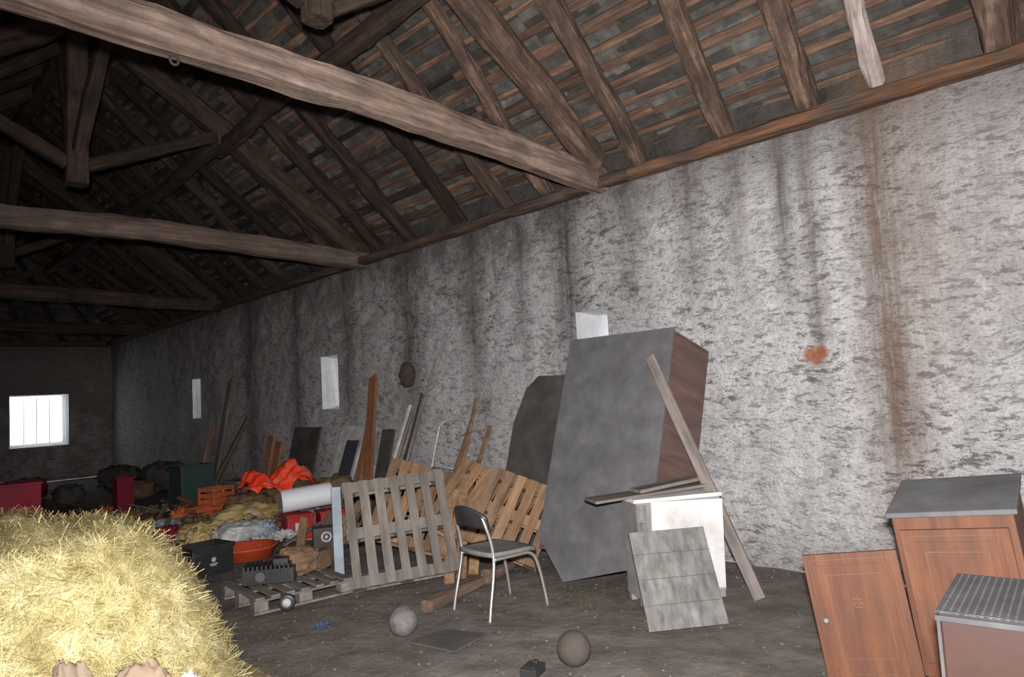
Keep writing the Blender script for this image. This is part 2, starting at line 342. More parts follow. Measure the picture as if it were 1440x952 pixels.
wm4=fr((-1.765,23,.96),(1,0,0))
e4=reveal("window_4",wm4,1.37,1.4,.45,.08)
mk("window_bars",*join([bx((.018,.018,1.3),(x,.40,.70)) for x in (-.3,0,.3)]),m_metal,wm4,e4)
nx,ny=76,257
mk("floor",[V((-7.5+7.7*i/nx,-2.6+25.8*j/ny,.014*noise.noise(V((i*.35,j*.35,0)))-.008)) for i in range(nx+1) for j in range(ny+1)],[(i*(ny+1)+j,(i+1)*(ny+1)+j,(i+1)*(ny+1)+j+1,i*(ny+1)+j+1) for i in range(nx) for j in range(ny)],m_floor,kind="structure",smooth=True)

# ------------------------------------------------------------------ roof
RX,RZ,EZ=-3.7,6.88,4.05
SL=(RZ-EZ)/3.7
def roofpt(x,dz=0): return EZ+SL*(-x if x>RX else x+7.4)+dz
parts=[]
ang=math.atan(SL)
for side in (0,1):
    s0=-.35; slen=3.7/math.cos(ang)
    ss=s0
    while ss<slen+.1:
        y=-2.6+random.random()*.2
        while y<21.8:
            w=random.uniform(.2,.46); Lh=random.uniform(.30,.38)
            c=ss+.13; xx=c*math.cos(ang); zz=EZ+c*math.sin(ang)+.035+random.uniform(-.01,.015)
            tilt=random.uniform(-.01,.08); ro=Matrix.Rotation(random.uniform(-.06,.06),3,'Z')
            if side==0: rot=Matrix.Rotation(ang-tilt,3,'Y'); x=-xx
            else: rot=Matrix.Rotation(-(ang-tilt),3,'Y'); x=-7.4+xx
            parts.append(bx((Lh,w+.04,random.uniform(.012,.02)),(x,y+w/2,zz),rot@ro@Matrix.Rotation(random.uniform(-.04,.04),3,'X')))
            y+=w
        ss+=.205
for r in range(19):
    ss=-.2+r*.21; y=23-ss*math.cos(ang); z=EZ+ss*math.sin(ang)+.03
    half=max(.1,3.75-ss*math.cos(ang)); x=-3.7-half
    while x<-3.7+half:
        w=random.uniform(.25,.45); parts.append(bx((w+.03,.31,.02),(x+w/2,y-.1,z+random.uniform(-.01,.02)),Matrix.Rotation(-ang+.05,3,'X'))); x+=w
v,f=join(parts)
n=len(v)
v=list(v)+[V((.5,-2.7,EZ-.38+.14)),V((.5,23.4,EZ-.38+.14)),V((-3.7,-2.7,RZ+.14)),V((-3.7,19.3,RZ+.14)),V((-7.9,-2.7,EZ-.38+.14)),V((-7.9,23.4,EZ-.38+.14))]
f=list(f)+[(n,n+1,n+3,n+2),(n+4,n+2,n+3,n+5),(n+1,n+5,n+3)]
mk("ceiling",v,f,m_slate,kind="structure")
for side in (0,1):
    for r in range(23 if side==0 else 17):
        s=-.06+r*(.20 if side==0 else .27)+random.uniform(-.015,.015)
        y=-2.4
        while y<22:
            L=random.uniform(5.0,8.0); y1=min(y+L,22.6-s*.8)
            if side==1 and y1<4: y+=L; continue
            if y1-y<.5: break
            xx=s*math.cos(ang); x=-xx if side==0 else -7.4+xx
            z=EZ+s*math.sin(ang)-.012
            wob=random.uniform(-.05,.05)
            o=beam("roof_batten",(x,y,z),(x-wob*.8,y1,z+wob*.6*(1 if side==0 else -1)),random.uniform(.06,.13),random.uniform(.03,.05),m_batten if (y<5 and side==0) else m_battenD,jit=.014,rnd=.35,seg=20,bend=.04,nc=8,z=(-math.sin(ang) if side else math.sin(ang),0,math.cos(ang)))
            top(o,"rough split brown wooden batten under the slates","roof batten","battens carrying the roof slates")
            y+=L
ry=[.98,1.80,2.43,3.16,4.06,5.3,6.0,6.94,8.04,8.75,10.0,10.85,11.7,12.55,13.4,14.2,15.6,16.4,17.2,18.0,18.8]
for i,y in enumerate(ry):
    for side in (0,1):
        if side==1 and y<6: continue
        w=random.uniform(.15,.19); j=-.55+random.uniform(-.15,.12)
        if i==0: w=.24
        pale=(i==1 and side==0)
        if pale: j=-.65
        if side==0: p0=(-.02,y,roofpt(0,-.21)); p1=(-3.68,y+j,roofpt(-3.68,-.17))
        else: p0=(-7.38,y,roofpt(-7.4,-.21)); p1=(-3.72,y+j*.5,roofpt(-3.72,-.17))
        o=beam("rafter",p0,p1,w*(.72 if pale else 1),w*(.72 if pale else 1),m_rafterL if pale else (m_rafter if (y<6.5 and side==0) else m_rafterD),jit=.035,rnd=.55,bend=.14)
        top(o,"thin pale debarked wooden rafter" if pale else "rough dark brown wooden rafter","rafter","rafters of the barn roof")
for dx in (-3.2,-2.2,-1.2,-.3,-4.6,-5.6):
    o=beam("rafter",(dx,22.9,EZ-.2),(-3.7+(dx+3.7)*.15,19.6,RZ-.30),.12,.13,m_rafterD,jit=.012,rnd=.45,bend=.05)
    top(o,"dark rafter of the hipped roof end","rafter","rafters of the barn roof")
for x,w in ((-2.1,.19),(-5.3,.19)):
    for a,b in ((-2.4,4.7),(4.4,9.6),(9.2,15.1),(14.7,19.9)):
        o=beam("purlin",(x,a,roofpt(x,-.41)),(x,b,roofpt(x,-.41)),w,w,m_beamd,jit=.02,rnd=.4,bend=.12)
        top(o,"heavy rough-hewn purlin resting on the trusses","purlin","purlins of the barn roof")
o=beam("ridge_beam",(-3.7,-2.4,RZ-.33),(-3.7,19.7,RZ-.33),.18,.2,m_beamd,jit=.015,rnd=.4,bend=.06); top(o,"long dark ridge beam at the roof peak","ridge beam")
for i,y in enumerate((4.57,9.34,14.9,19.7)):
    e=empty("roof_truss",Matrix.Translation((-3.7,y,3.74)),"heavy hewn timber roof truss with king post and struts" if i else "timber truss with pale dusty tie beam and rusty hook","roof truss","roof trusses of the barn")
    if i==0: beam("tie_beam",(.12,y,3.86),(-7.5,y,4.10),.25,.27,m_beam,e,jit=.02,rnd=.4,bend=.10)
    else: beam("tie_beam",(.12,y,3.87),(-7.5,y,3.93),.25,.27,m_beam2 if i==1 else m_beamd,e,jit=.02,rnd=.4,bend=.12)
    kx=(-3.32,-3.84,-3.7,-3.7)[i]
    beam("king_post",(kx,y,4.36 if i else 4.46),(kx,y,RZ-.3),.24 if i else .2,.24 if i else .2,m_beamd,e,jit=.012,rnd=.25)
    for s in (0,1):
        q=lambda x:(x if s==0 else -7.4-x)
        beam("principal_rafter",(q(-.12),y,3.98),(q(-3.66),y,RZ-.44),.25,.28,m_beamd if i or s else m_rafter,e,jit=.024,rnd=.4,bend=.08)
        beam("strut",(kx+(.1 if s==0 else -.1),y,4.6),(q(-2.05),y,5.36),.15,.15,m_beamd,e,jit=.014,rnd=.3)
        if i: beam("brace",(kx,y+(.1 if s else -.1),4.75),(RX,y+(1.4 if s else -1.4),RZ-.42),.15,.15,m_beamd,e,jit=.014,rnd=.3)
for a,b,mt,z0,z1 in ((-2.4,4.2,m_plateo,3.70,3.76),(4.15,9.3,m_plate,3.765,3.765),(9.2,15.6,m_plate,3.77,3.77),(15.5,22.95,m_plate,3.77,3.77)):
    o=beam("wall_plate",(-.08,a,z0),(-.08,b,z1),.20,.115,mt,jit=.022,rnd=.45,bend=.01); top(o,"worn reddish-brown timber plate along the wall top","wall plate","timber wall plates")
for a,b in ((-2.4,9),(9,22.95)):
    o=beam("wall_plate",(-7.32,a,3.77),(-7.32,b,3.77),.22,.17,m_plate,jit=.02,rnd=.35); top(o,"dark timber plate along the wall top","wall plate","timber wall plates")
o=beam("wall_plate",(-7.3,22.9,3.77),(-.1,22.9,3.77),.22,.17,m_plate,jit=.02,rnd=.35); top(o,"dark timber plate along the wall top","wall plate","timber wall plates")
hp=V((-4.36,4.52,3.86))
v,f=join([tube([hp+V((0,0,.12)),hp+V((0,0,0))],.008,8,1),tube([hp+V((.026*math.sin(a),0,-.028+.032*math.cos(a))) for a in [i*math.pi*2/14 for i in range(13)]],.009,8,2)])
top(mk("iron_hook",v,f,m_rust,smooth=True),"rusty iron ring hook hanging under tie beam","hook")

# ------------------------------------------------------------------ wardrobe (tipped back against the wall)
ta=math.atan(.343)
fdn=V((-math.sin(ta),0,-math.cos(ta))); fdp=V((math.cos(ta),0,-math.sin(ta)))
A=V((-.70,4.56,2.09))
mw=Matrix((V((0,-1,0)),fdn,fdp)).transposed().to_4x4(); mw.translation=A
e=empty("wardrobe",Matrix.Translation((-.9,4.0,0)),"large dusty wardrobe tipped back against the plaster wall","wardrobe")
v,f=join([bx((.02,1.95,.56),(.01,.985,.29)),bx((.02,1.95,.56),(1.15,.985,.29)),bx((1.12,.02,.56),(.58,.02,.29)),bx((1.12,.02,.56),(.58,1.95,.29)),bx((1.12,1.93,.015),(.58,.985,.56)),bx((.012,.012,.5),(1.162,.03,.29))])
mk("body",v,f,m_redwood,mw,e,bevel=.003)
pl=[(-.01,-.01),(1.17,-.01),(1.17,1.97),(.36,2.20),(-.01,1.86)]
v=[V((x,y,-.012)) for x,y in pl]+[V((x,y,.0)) for x,y in pl]; f=[(0,1,2,3,4),(9,8,7,6,5)]+[(i,i+5,(i+1)%5+5,(i+1)%5) for i in range(5)]
mk("back_panel",v,f,m_dusty,mw,e,label="dust-grey hardboard panel")
pts=[(-.47,0),(.47,0),(.47,1.86),(-.20,1.88),(-.36,1.74),(-.47,1.35)]
n=len(pts); v=[V((x,0,z)) for x,z in pts]+[V((x,.04,z)) for x,z in pts]
f=[tuple(range(n)),tuple(range(n,2*n))[::-1]]+[(i,(i+1)%n,(i+1)%n+n,i+n) for i in range(n)]
top(mk("headboard",v,f,m_dark,T(-.75,5.36,.01,-90,-18),bevel=.004),"dark board with cut corner leaning behind the wardrobe","headboard")
o=beam("plank",(-1.02,2.64,.03),(-.90,3.53,1.86),.095,.028,m_greywood,jit=.003,rnd=.1,z=(-1,0,.2),nc=8); top(o,"long grey weathered plank leaning on the wardrobe","plank")
# ------------------------------------------------------------------ enamel cabinet
mc=fr((-1.60,3.26,0),(.858,-.514,0)); W=.70
e=empty("enamel_cabinet",mc,"small battered white enamel cabinet beside the tipped wardrobe","cabinet")
v,f=join([bx((W-.02,.28,.70),(W/2,.15,.40))]+[bx((.05,.05,.06),(x,y,.03)) for x in(.04,W-.04) for y in(.04,.25)])
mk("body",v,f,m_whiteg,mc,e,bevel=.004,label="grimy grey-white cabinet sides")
box("cabinet_top",mc,(W+.02,.30,.03),(W/2,.15,.765),m_white,e,.006)
for z0,h0 in ((.68,.11),(.55,.12),(.41,.13)):
    mk("drawer",*bx((.07,.012,h0),(.048,.004,z0)),m_cabgrey,mc,e,bevel=.003,label="narrow grey drawer front")
mf=mc@Matrix.Translation((W/2+.05,-.002,.415))@Matrix.Rotation(math.radians(2.2),4,'Y')
mk("door",*bx((W-.12,.02,.66),(0,0,0)),m_white,mf,e,bevel=.005,label="plain white front panel hanging slightly crooked")
top(box("weathered_board",mc@T(.22,.22,.778,2,0,-3),(1.0,.24,.022),(0,0,.02),m_greywood,None,.004),"split weathered wooden board lying on white cabinet","board","weathered boards on the white cabinet")
top(box("weathered_board",mc@T(.38,.24,.822,12,0,-4),(.62,.16,.028),(0,0,.02),m_greywood,None,.006),"short weathered wooden board lying on white cabinet","board","weathered boards on the white cabinet")
pa=V((-2.02,2.90,0)); pb=V((-1.56,2.57,0)); xd=(pb-pa).normalized()
bk=V((.59,.81,0)); upv=(bk*.30+V((0,0,.56))).normalized()
mp_=fr(pa,xd,upv)
e=top(mk("drawer_panel",*bx((.55,.022,.66),(.275,0,.34)),m_cabgrey,mp_,bevel=.003),"dusty spotted grey wooden panel leaning on cabinet","panel")
gr=[]
for i in range(3): gr.append(bx((.54,.003,.003),(.275,-.0125,.17+.17*i)))
mk("groove",*join(gr),m_groove,mp_,e,label="dark grooves across the panel")
# ------------------------------------------------------------------ sideboard
ms=fr((-1.86,1.31,.02),(.12,-.993,0))@Matrix.Rotation(math.radians(-5.5),4,'Y')@Matrix.Rotation(math.radians(3),4,'X')
e=empty("sideboard",ms,"orange-brown inlaid wooden sideboard with dusty top","cabinet")
def prism(x0,x1,y0,y1,z0,zf,zb):
    vs=[V(p) for p in ((x0,y0,z0),(x1,y0,z0),(x1,y1,z0),(x0,y1,z0),(x0,y0,zf),(x1,y0,zf),(x1,y1,zb),(x0,y1,zb))]
    return vs,[(3,2,1,0),(4,5,6,7),(0,1,5,4),(1,2,6,5),(2,3,7,6),(3,0,4,7)]
SW=.53
mk("body",*join([prism(0,SW,0,.48,.04,.84,.915),bx((.06,.06,.06),(.04,.04,.02)),bx((.06,.06,.06),(SW-.04,.04,.02))]),m_cabwood,ms,e,bevel=.004)
v=[V((-.02,-.03,.842)),V((SW+.02,-.03,.842)),V((SW+.02,.50,.922)),V((-.02,.50,.922)),V((-.02,-.03,.868)),V((SW+.02,-.03,.868)),V((SW+.02,.50,.948)),V((-.02,.50,.948))]
mk("sideboard_top",v,[(3,2,1,0),(4,5,6,7),(0,1,5,4),(1,2,6,5),(2,3,7,6),(3,0,4,7)],m_dusty,ms,e,bevel=.006,label="dust-grey top board")
def inlay(x0,x1,z0,z1,y,w=.006):
    cx=(x0+x1)/2; cz=(z0+z1)/2
    return [bx((x1-x0,.003,w),(cx,y,z0)),bx((x1-x0,.003,w),(cx,y,z1)),bx((w,.003,z1-z0),(x0,y,cz)),bx((w,.003,z1-z0),(x1,y,cz))]
def doorp(m,w,h,x0,z0,par,knobx,med=True):
    parts=[bx((w,.022,h),(x0+w/2,-.014,z0+h/2)),bx((.06,.004,h),(x0+.03,-.026,z0+h/2)),bx((.06,.004,h),(x0+w-.03,-.026,z0+h/2)),bx((w-.12,.004,.06),(x0+w/2,-.026,z0+.03)),bx((w-.12,.004,.06),(x0+w/2,-.026,z0+h-.03))]
    d=mk("door",*join(parts),m_cabwood,m,par,bevel=.002)
    il=inlay(x0+.10,x0+w-.10,z0+.11,z0+h-.11,-.0256,.003)+inlay(x0+.03,x0+w-.03,z0+.03,z0+h-.03,-.0285,.002)
    if med:
        for a in range(6):
            an=a*math.pi/3; il.append(tube([V((x0+w/2+.018*math.cos(an)+.012*math.cos(t),-.0255,z0+h*.62+.024*math.sin(an)+.015*math.sin(t))) for t in [i*math.pi/5 for i in range(11)]],.0018,5,1))
    mk("inlay",*join(il),m_inlay,m,d,label="pale inlaid border lines")
    v,f=lathe([(.004,0),(.008,.01),(.014,.015),(.016,.022),(.010,.03),(.002,.032)],16)
    mk("knob",v,f,m_knob,m@Matrix.Translation((knobx,-.028,z0+h*.48))@Matrix.Rotation(math.pi/2,4,'X'),d,smooth=True,label="round dull porcelain knob")
doorp(ms,.47,.66,.03,.12,e,.46)
mo=ms@Matrix.Translation((0,-.012,-.01))@Matrix.Rotation(math.radians(10),4,'Z')@Matrix.Rotation(math.radians(-1),4,'Y')
doorp(mo,.46,.655,-.455,.04,e,-.40,True)
# heater with perforated lid
mh=fr((-3.01,.88,0),(.13,-.99,0))
e=empty("oil_heater",mh,"dark red-brown enamel heater with ribbed metal lid","heater")
mk("body",*join([bx((.54,.56,.67),(.27,.29,.39))]+[bx((.05,.05,.06),(x,y,.03)) for x in(.05,.49) for y in(.05,.5)]),m_brown,mh,e,bevel=.012)
mk("lid_base",*bx((.53,.56,.012),(.27,.29,.728)),m_black,mh,e,label="dark plate under the perforated lid")
parts=[]
for i in range(23):
    parts.append(bx((.017,.58,.008),(.003+i*.0243,.29,.738)))
for i in range(24):
    parts.append(bx((.55,.016,.008),(.27,.008+i*.0245,.7375)))
mk("lid",*join(parts),m_metal,mh,e,bevel=.001,label="dull perforated metal lid")
mk("trim_frame",*join([bx((.56,.012,.02),(.27,.005,.715)),bx((.012,.012,.70),(0.0,.008,.37)),bx((.012,.012,.70),(.54,.008,.37)),bx((.012,.58,.02),(0,.29,.715))]),m_metal,mh,e,bevel=.002,label="thin metal edge trim")

# ------------------------------------------------------------------ chair
mch=fr((-2.23,4.1,0),(1,-.1,0))
e=empty("chair",mch,"chair with dusty black seat and curved chrome legs","chair")
def part(name,g,mat,sm=True,bev=0,**k): return mk(name,*g,mat,mch,e,smooth=sm,bevel=bev,**k)
for s in (-1,1):
    part("leg",tube([(-.27,s*.23,.012),(-.25,s*.225,.12),(-.21,s*.215,.30),(-.19,s*.205,.44),(-.205,s*.20,.56),(-.235,s*.19,.67),(-.25,s*.17,.74)],.012,10),m_chrome,label="rear chrome tube leg rising into the back")
    part("leg",tube([(.27,s*.23,.012),(.24,s*.22,.2),(.20,s*.21,.36),(.14,s*.205,.425),(0,s*.205,.43),(-.19,s*.205,.43)],.012,10),m_chrome,label="front chrome tube leg bent under the seat")
def shell(v,f,na,nb,q):
    for i in range(na):
        for j in range(nb):
            a=i*(nb+1)+j; f.append((a,a+1,a+nb+2,a+nb+1)); f.append((q+a,q+a+nb+1,q+a+nb+2,q+a+1))
    bd=[i*(nb+1) for i in range(na+1)]+[na*(nb+1)+j for j in range(1,nb+1)]+[i*(nb+1)+nb for i in range(na-1,-1,-1)]+[j for j in range(nb-1,0,-1)]
    for a,b in zip(bd,bd[1:]+bd[:1]): f.append((a,b,b+q,a+q))
v=[];f=[]; nn=12
for k in (0,1):
    for i in range(nn+1):
        for j in range(nn+1):
            a=i/nn*2-1;b=j/nn*2-1
            x=a*math.sqrt(1-b*b*.22)*.235; y=b*math.sqrt(1-a*a*.22)*.235
            v.append(V((x,y,.448+(.03 if k else 0)-.012*(1-a*a)*(1-b*b)*(1 if k else 0)-(.02*max(0,a)**4))))
shell(v,f,nn,nn,(nn+1)**2); part("seat",(v,f),m_seat,label="thin dusty padded seat")
v=[];f=[]; nb=16; nh=6
for k in (0,1):
    for i in range(nb+1):
        b=i/nb*2-1
        for j in range(nh+1):
            t=j/nh; hh=.045+.055*math.sqrt(max(0,1-b*b*.96)); z=.665+.045*(1-b*b)+ (t-.5)*2*hh*.75+.03
            x=-.225-.07*(1-b*b)-.02*t+(.018 if k else 0)
            v.append(V((x,b*.205,z)))
shell(v,f,nb,nh,(nb+1)*(nh+1)); part("backrest",(v,f),m_black,label="thin curved black backrest")

# ------------------------------------------------------------------ pallets
def pallet(w,h,ns,seed,th=.018,sl=.6):
    rr=random.Random(seed); P=[]
    for i in range(ns):
        x=.05+(i)/(ns-1)*(w-.1); P.append(bx((w/ns*rr.uniform(sl-.05,sl+.05),th,h),(x,-.0,h/2)))
    for z in (.05,h/2,h-.05):
        P.append(bx((w,th,.10),(w/2,th+.001,z)))
        for x in (.06,w/2,w-.06): P.append(bx((.11,.07,.10),(x,th*1.5+.036,z)))
        P.append(bx((w,th,.10),(w/2,th*2+.075,z)))
    return join(P)
G="wooden pallets"
def putpal(w,h,ns,seed,px,py,rz,lean,roll,mat,lab,z=0.0,sl=.6):
    v,f=pallet(w,h,ns,seed,sl=sl)
    m=T(px,py,0,rz,-lean)@Matrix.Rotation(math.radians(roll),4,'Y')
    lo=min((m@p).z for p in v); m=Matrix.Translation((0,0,-lo+.003+z))@m
    o=mk("wooden_pallet",v,f,mat,m,bevel=.0015); top(o,lab,"pallet",G); return o
putpal(.93,.95,7,1,-2.72,5.40,-31,28,-4,m_palgrey,"weathered grey pallet standing at the front of the stack")
putpal(.9,.86,8,2,-2.12,6.14,-33,30,20,m_palbrown,"brown slatted pallet leaning behind the grey one",sl=.78)
putpal(.85,.80,7,3,-1.80,5.64,-38,36,35,m_palbrown,"brown slatted pallet leaning behind the grey one",sl=.78)
putpal(.72,.76,6,4,-1.70,5.18,-47,28,24,m_palbrown,"brown wooden pallet leaning beside the tipped wardrobe",sl=.78)
for i in range(3):
    o=beam("loose_slat",(-2.02+.16*i,4.98+.03*i,.02),(-1.5+.18*i,5.6-.04*i,.68+.08*((i*2)%3)),.09,.02,m_palbrown,jit=.003,rnd=.1,nc=8,z=(-.6,-.6,.3)); top(o,"loose brown board leaning on the pallets","board","loose boards among the pallets")
v,f=pallet(.85,.8,7,9); o=mk("wooden_pallet",v,f,m_palgrey,Matrix.Translation((-3.5,5.55,.13))@Matrix.Rotation(math.radians(-4),4,'Z')@Matrix.Rotation(math.radians(-90),4,'X'),bevel=.002)
top(o,"weathered wooden pallet lying flat on dirt floor","pallet",G)

# ------------------------------------------------------------------ long things leaning on the wall
def lean(name,p0,p1,w,t,mat,lab,cat,nc=8,rnd=.1,**k):
    d=V(p1)-V(p0); z=(-1,0,abs(d.x)/max(.1,abs(d.z)))
    o=beam(name,p0,p1,w,t,mat,jit=.003,rnd=rnd,nc=nc,z=z,**k); return top(o,lab,cat)
lean("plank",(-.85,13.4,0.02),(-.09,14.2,2.23),.20,.06,m_greywood,"long grey plank leaning on wall above the junk","plank")
lean("plank",(-1.05,13.2,0.02),(-.12,13.35,1.5),.10,.06,m_oldlog,"dark plank leaning on the wall","plank")
lean("plank",(-.6,14.7,0.02),(-.09,15.2,1.35),.14,.04,m_orange,"short reddish plank leaning on the wall","plank")
lean("plank",(-.75,8.35,.02),(-.10,9.02,2.0),.19,.04,m_orange,"wide orange-brown varnished plank leaning on wall","plank")
lean("plank",(-.7,8.8,.02),(-.10,9.12,1.5),.12,.04,m_orange,"shorter orange-brown plank leaning on wall","plank")
lean("pole",(-.85,7.68,.02),(-.08,7.52,2.15),.035,.035,m_greywood,"thin grey pole leaning on the wall","pole",rnd=.9)
lean("pole",(-.85,7.95,.02),(-.09,8.0,1.62),.05,.05,m_greywood,"grey pole leaning on the wall","pole",rnd=.9)
lean("pole",(-.75,8.12,.02),(-.09,8.14,1.55),.06,.05,m_sackw,"pale painted pole leaning on the wall","pole",rnd=.5)
lean("pole",(-.95,7.6,.02),(-.09,7.85,1.7),.03,.03,m_rust,"thin rusty rod leaning on the wall","rod",rnd=.9)
lean("plank",(-.8,6.6,.02),(-.09,6.72,1.6),.05,.03,m_palbrown,"narrow tan board leaning on the wall","board")
lean("plank",(-.8,6.8,.02),(-.09,6.85,1.3),.08,.02,m_palbrown,"narrow tan board leaning on the wall","board")
lean("plank",(-.8,6.45,.02),(-.09,6.5,1.25),.07,.02,m_palbrown,"narrow tan board leaning on the wall","board")
top(box("dark_plank",T(-.45,8.6,0.01,-90,-14),(.3,.03,1.25),(0,0,.625),m_dark),"narrow dark board leaning on the plaster wall","board")
mm=T(-.62,9.5,.01,-90,-20)
e=empty("white_door_panel",mm,"white panel with dark navy inset leaning on wall","panel")
box("panel_board",mm,(.66,.03,1.35),(0,0,.675),m_sackw,e); box("inset",mm,(.34,.012,1.05),(.10,-.02,.6),m_purple,e,label="dark navy inset")
top(box("upright_board",T(-.4,12.3,0.01,-90,-12),(.25,.05,1.15),(0,0,.575),m_orange),"orange-brown board leaning upright against the wall","board","upright boards against the wall")
top(box("upright_board",T(-.4,11.95,0.01,-90,-12),(.22,.05,1.05),(0,0,.525),m_orange),"orange-brown board leaning upright against the wall","board","upright boards against the wall")
top(box("dark_plank",T(-.45,11.0,0.01,-90,-14),(.9,.03,1.3),(0,0,.65),m_dark),"wide dark board leaning on the plaster wall","board")
mm=T(-.45,7.2,.01,-90,-16)
fp=[(-.31,-.0,.02),(-.31,0,1.15),(-.26,0,1.32),(-.13,0,1.38),(.13,0,1.38),(.26,0,1.32),(.31,0,1.15),(.31,0,.02)]
v,f=join([tube(fp,.016,8,5),tube([(-.30,0,.75),(.30,0,.75)],.010,8,1),tube([(-.30,0,.25),(.30,0,.25)],.010,8,1)])
top(mk("metal_frame",v,f,m_sackw,mm,smooth=True),"open pale tubular metal frame leaning on wall","metal frame")
v,f=blobgeo((.2,.24,.34),.12,1,4,3); top(mk("wasp_nest",v,f,m_nest,T(-.09,8.18,1.80),smooth=True),"dark brown papery nest hanging on the wall","nest")

# ------------------------------------------------------------------ junk heap
def blob(name,m,size,mat,lab,cat,seed,amp=.07,p=.7,freq=3,group=None):
    v,f=blobgeo(size,amp,p,freq,seed); return top(mk(name,v,f,mat,m,smooth=True),lab,cat,group)
SG="sacks in the junk heap"
blob("sack",T(-2.2,8.75,0,20),(.8,.45,.26),m_sackw,"white woven plastic sack lying on the floor","sack",1,.16,.7,3.6,group=SG)
blob("sack",T(-1.85,9.5,0,-20),(.8,.5,.36),m_sacky,"yellow and white printed sack in the heap","sack",2,.16,.7,3.6,group=SG)
blob("sack",T(-2.6,9.2,0,50),(.65,.4,.26),m_sacky,"yellow and white printed sack in the heap","sack",5,.16,.7,3.6,group=SG)
blob("sack",T(-.75,10.3,0,10),(.9,.6,.5),m_sackt,"tan sack slumped against the wall","sack",8,.12,group=SG)
blob("sack",T(-1.5,10.25,0,10),(.6,.6,.42),m_sackt,"tan sack among the junk","sack",9,.12,group=SG)
blob("sack",T(-2.9,9.9,0,80),(.6,.4,.18),m_paleblue,"pale blue plastic sack on the floor","sack",11,.14,group=SG)
blob("sack",T(-.75,9.1,0,0),(.6,.5,.6),m_sackt,"tan sack by the wall","sack",14,.12,group=SG)
def cloth(name,cx,cy,w,d,zf,mat,lab,cat,seed,rz=0,z0=.004):
    n=34; vs=[];fs=[]
    for k in (0,1):
        for i in range(n+1):
            for j in range(n+1):
                u=i/n-.5;v_=j/n-.5
                z=zf(u,v_)+.10*noise.noise(V((u*6+seed,v_*6,0)))+.05*noise.noise(V((u*15+seed,v_*15,2)))
                vs.append(V((u*w*(1+.3*noise.noise(V((v_*4,seed,1)))),v_*d*(1+.3*noise.noise(V((u*4,seed,5)))),max(z0,z)+(.012 if k else 0))))
    shell(vs,fs,n,n,(n+1)**2)
    return top(mk(name,vs,fs,mat,T(cx,cy,0,rz),smooth=True),lab,cat)
cloth("orange_cloth",-1.0,10.2,1.1,.75,lambda u,v:.70-.7*u*u-.7*v*v+.10*math.sin(u*11),m_hivis,"glossy bright orange-red cloth draped over the sacks","cloth",3)
cloth("blue_cloth",-2.75,10.6,.5,.45,lambda u,v:.06,m_blue,"crumpled blue cloth on the floor","cloth",6)
cloth("white_sheet",-2.0,8.25,.8,.3,lambda u,v:.08,m_sackw,"crumpled white plastic sheet on the floor","plastic sheet",9,15)
cloth("yellow_sheet",-2.3,8.95,.9,.3,lambda u,v:.22,m_sacky,"crumpled yellow plastic sheet on the sacks","plastic sheet",15,10)
v,f=lathe([(.03,0),(.135,0),(.14,.01),(.14,.60),(.135,.61),(.03,.61)],28)
top(mk("paper_roll",v,f,m_roll,Matrix.Translation((-1.84,8.5,.455))@Matrix.Rotation(math.radians(-20),4,'Z')@Matrix.Rotation(math.radians(86),4,'Y'),smooth=False),"large white roll lying on red containers","roll")
for x,y,z,c,rz in ((-1.68,8.42,0,m_red,-10),(-1.28,8.3,0,m_red,-15)):
    e=empty("red_crate",T(x,y,z,rz),"red plastic container under the white roll","crate","red containers")
    mk("body",*join([bx((.32,.3,.29),(0,0,.145)),bx((.35,.33,.03),(0,0,.28)),bx((.02,.31,.2),(-.1,0,.13)),bx((.02,.31,.2),(.1,0,.13))]),c,T(x,y,z,rz),e,bevel=.01)
    mk("label",*bx((.14,.004,.1),(0,-.157,.15)),m_sackw,T(x,y,z,rz),e,label="white paper label")
for x,y,z,rz in ((-1.95,10.75,0,12),(-1.52,10.9,0,-8),(-1.75,10.8,.262,25)):
    mm=T(x,y,z,rz)
    P=[bx((.40,.30,.02),(0,0,.01))]
    for s in (-1,1):
        for zz in (.05,.13,.22): P+=[bx((.40,.015,.05),(0,s*.15,zz)),bx((.015,.30,.05),(s*.2,0,zz))]
        for t in (-1,1): P.append(bx((.03,.03,.25),(s*.19,t*.14,.125)))
    top(mk("slatted_crate",*join(P),m_oplast,mm,bevel=.003),"orange slatted plastic crate in the junk heap","crate","orange slatted crates")
wr=random.Random(4)
for i in range(16):
    r=wr.uniform(.03,.055); row=i//8
    x=-2.1+.13*(i%8)+wr.uniform(-.06,.06); y=11.4+wr.uniform(-.2,.4); z=.06+row*.12
    v,f=beamgeo(wr.uniform(.4,.7),r*2.4,r*1.5,jit=.008,rnd=.3,seg=3,seed=i*3.3,nc=8)
    top(mk("firewood_log",v,f,m_log,T(x,y,z,wr.uniform(-20,110),0,wr.uniform(-14,4))),"split orange-brown firewood piece in a messy pile","log","firewood pile")
mm=T(-3.15,7.5,0,8); e=empty("black_crate",mm,"black plastic crate with white emblem beside the hay","crate")
P=[bx((.42,.34,.015),(0,0,.01))]
for s in (-1,1):
    P+= [bx((.42,.015,.28),(0,s*.165,.145)),bx((.015,.34,.28),(s*.205,0,.145))]
P+=[bx((.45,.02,.025),(0,-.175,.275)),bx((.45,.02,.025),(0,.175,.275)),bx((.02,.37,.025),(-.215,0,.275)),bx((.02,.37,.025),(.215,0,.275))]
mk("body",*join(P),m_black,mm,e,bevel=.004)
mk("emblem",*join([bx((.05,.004,.008),(0,-.1745,.15),Matrix.Rotation(a,3,'Y')) for a in (0,.785,1.57,2.356)]+[bx((.08,.004,.008),(0,-.1745,.11)),bx((.06,.004,.006),(0,-.1745,.095))]),m_sackw,mm,e,label="small white printed emblem")
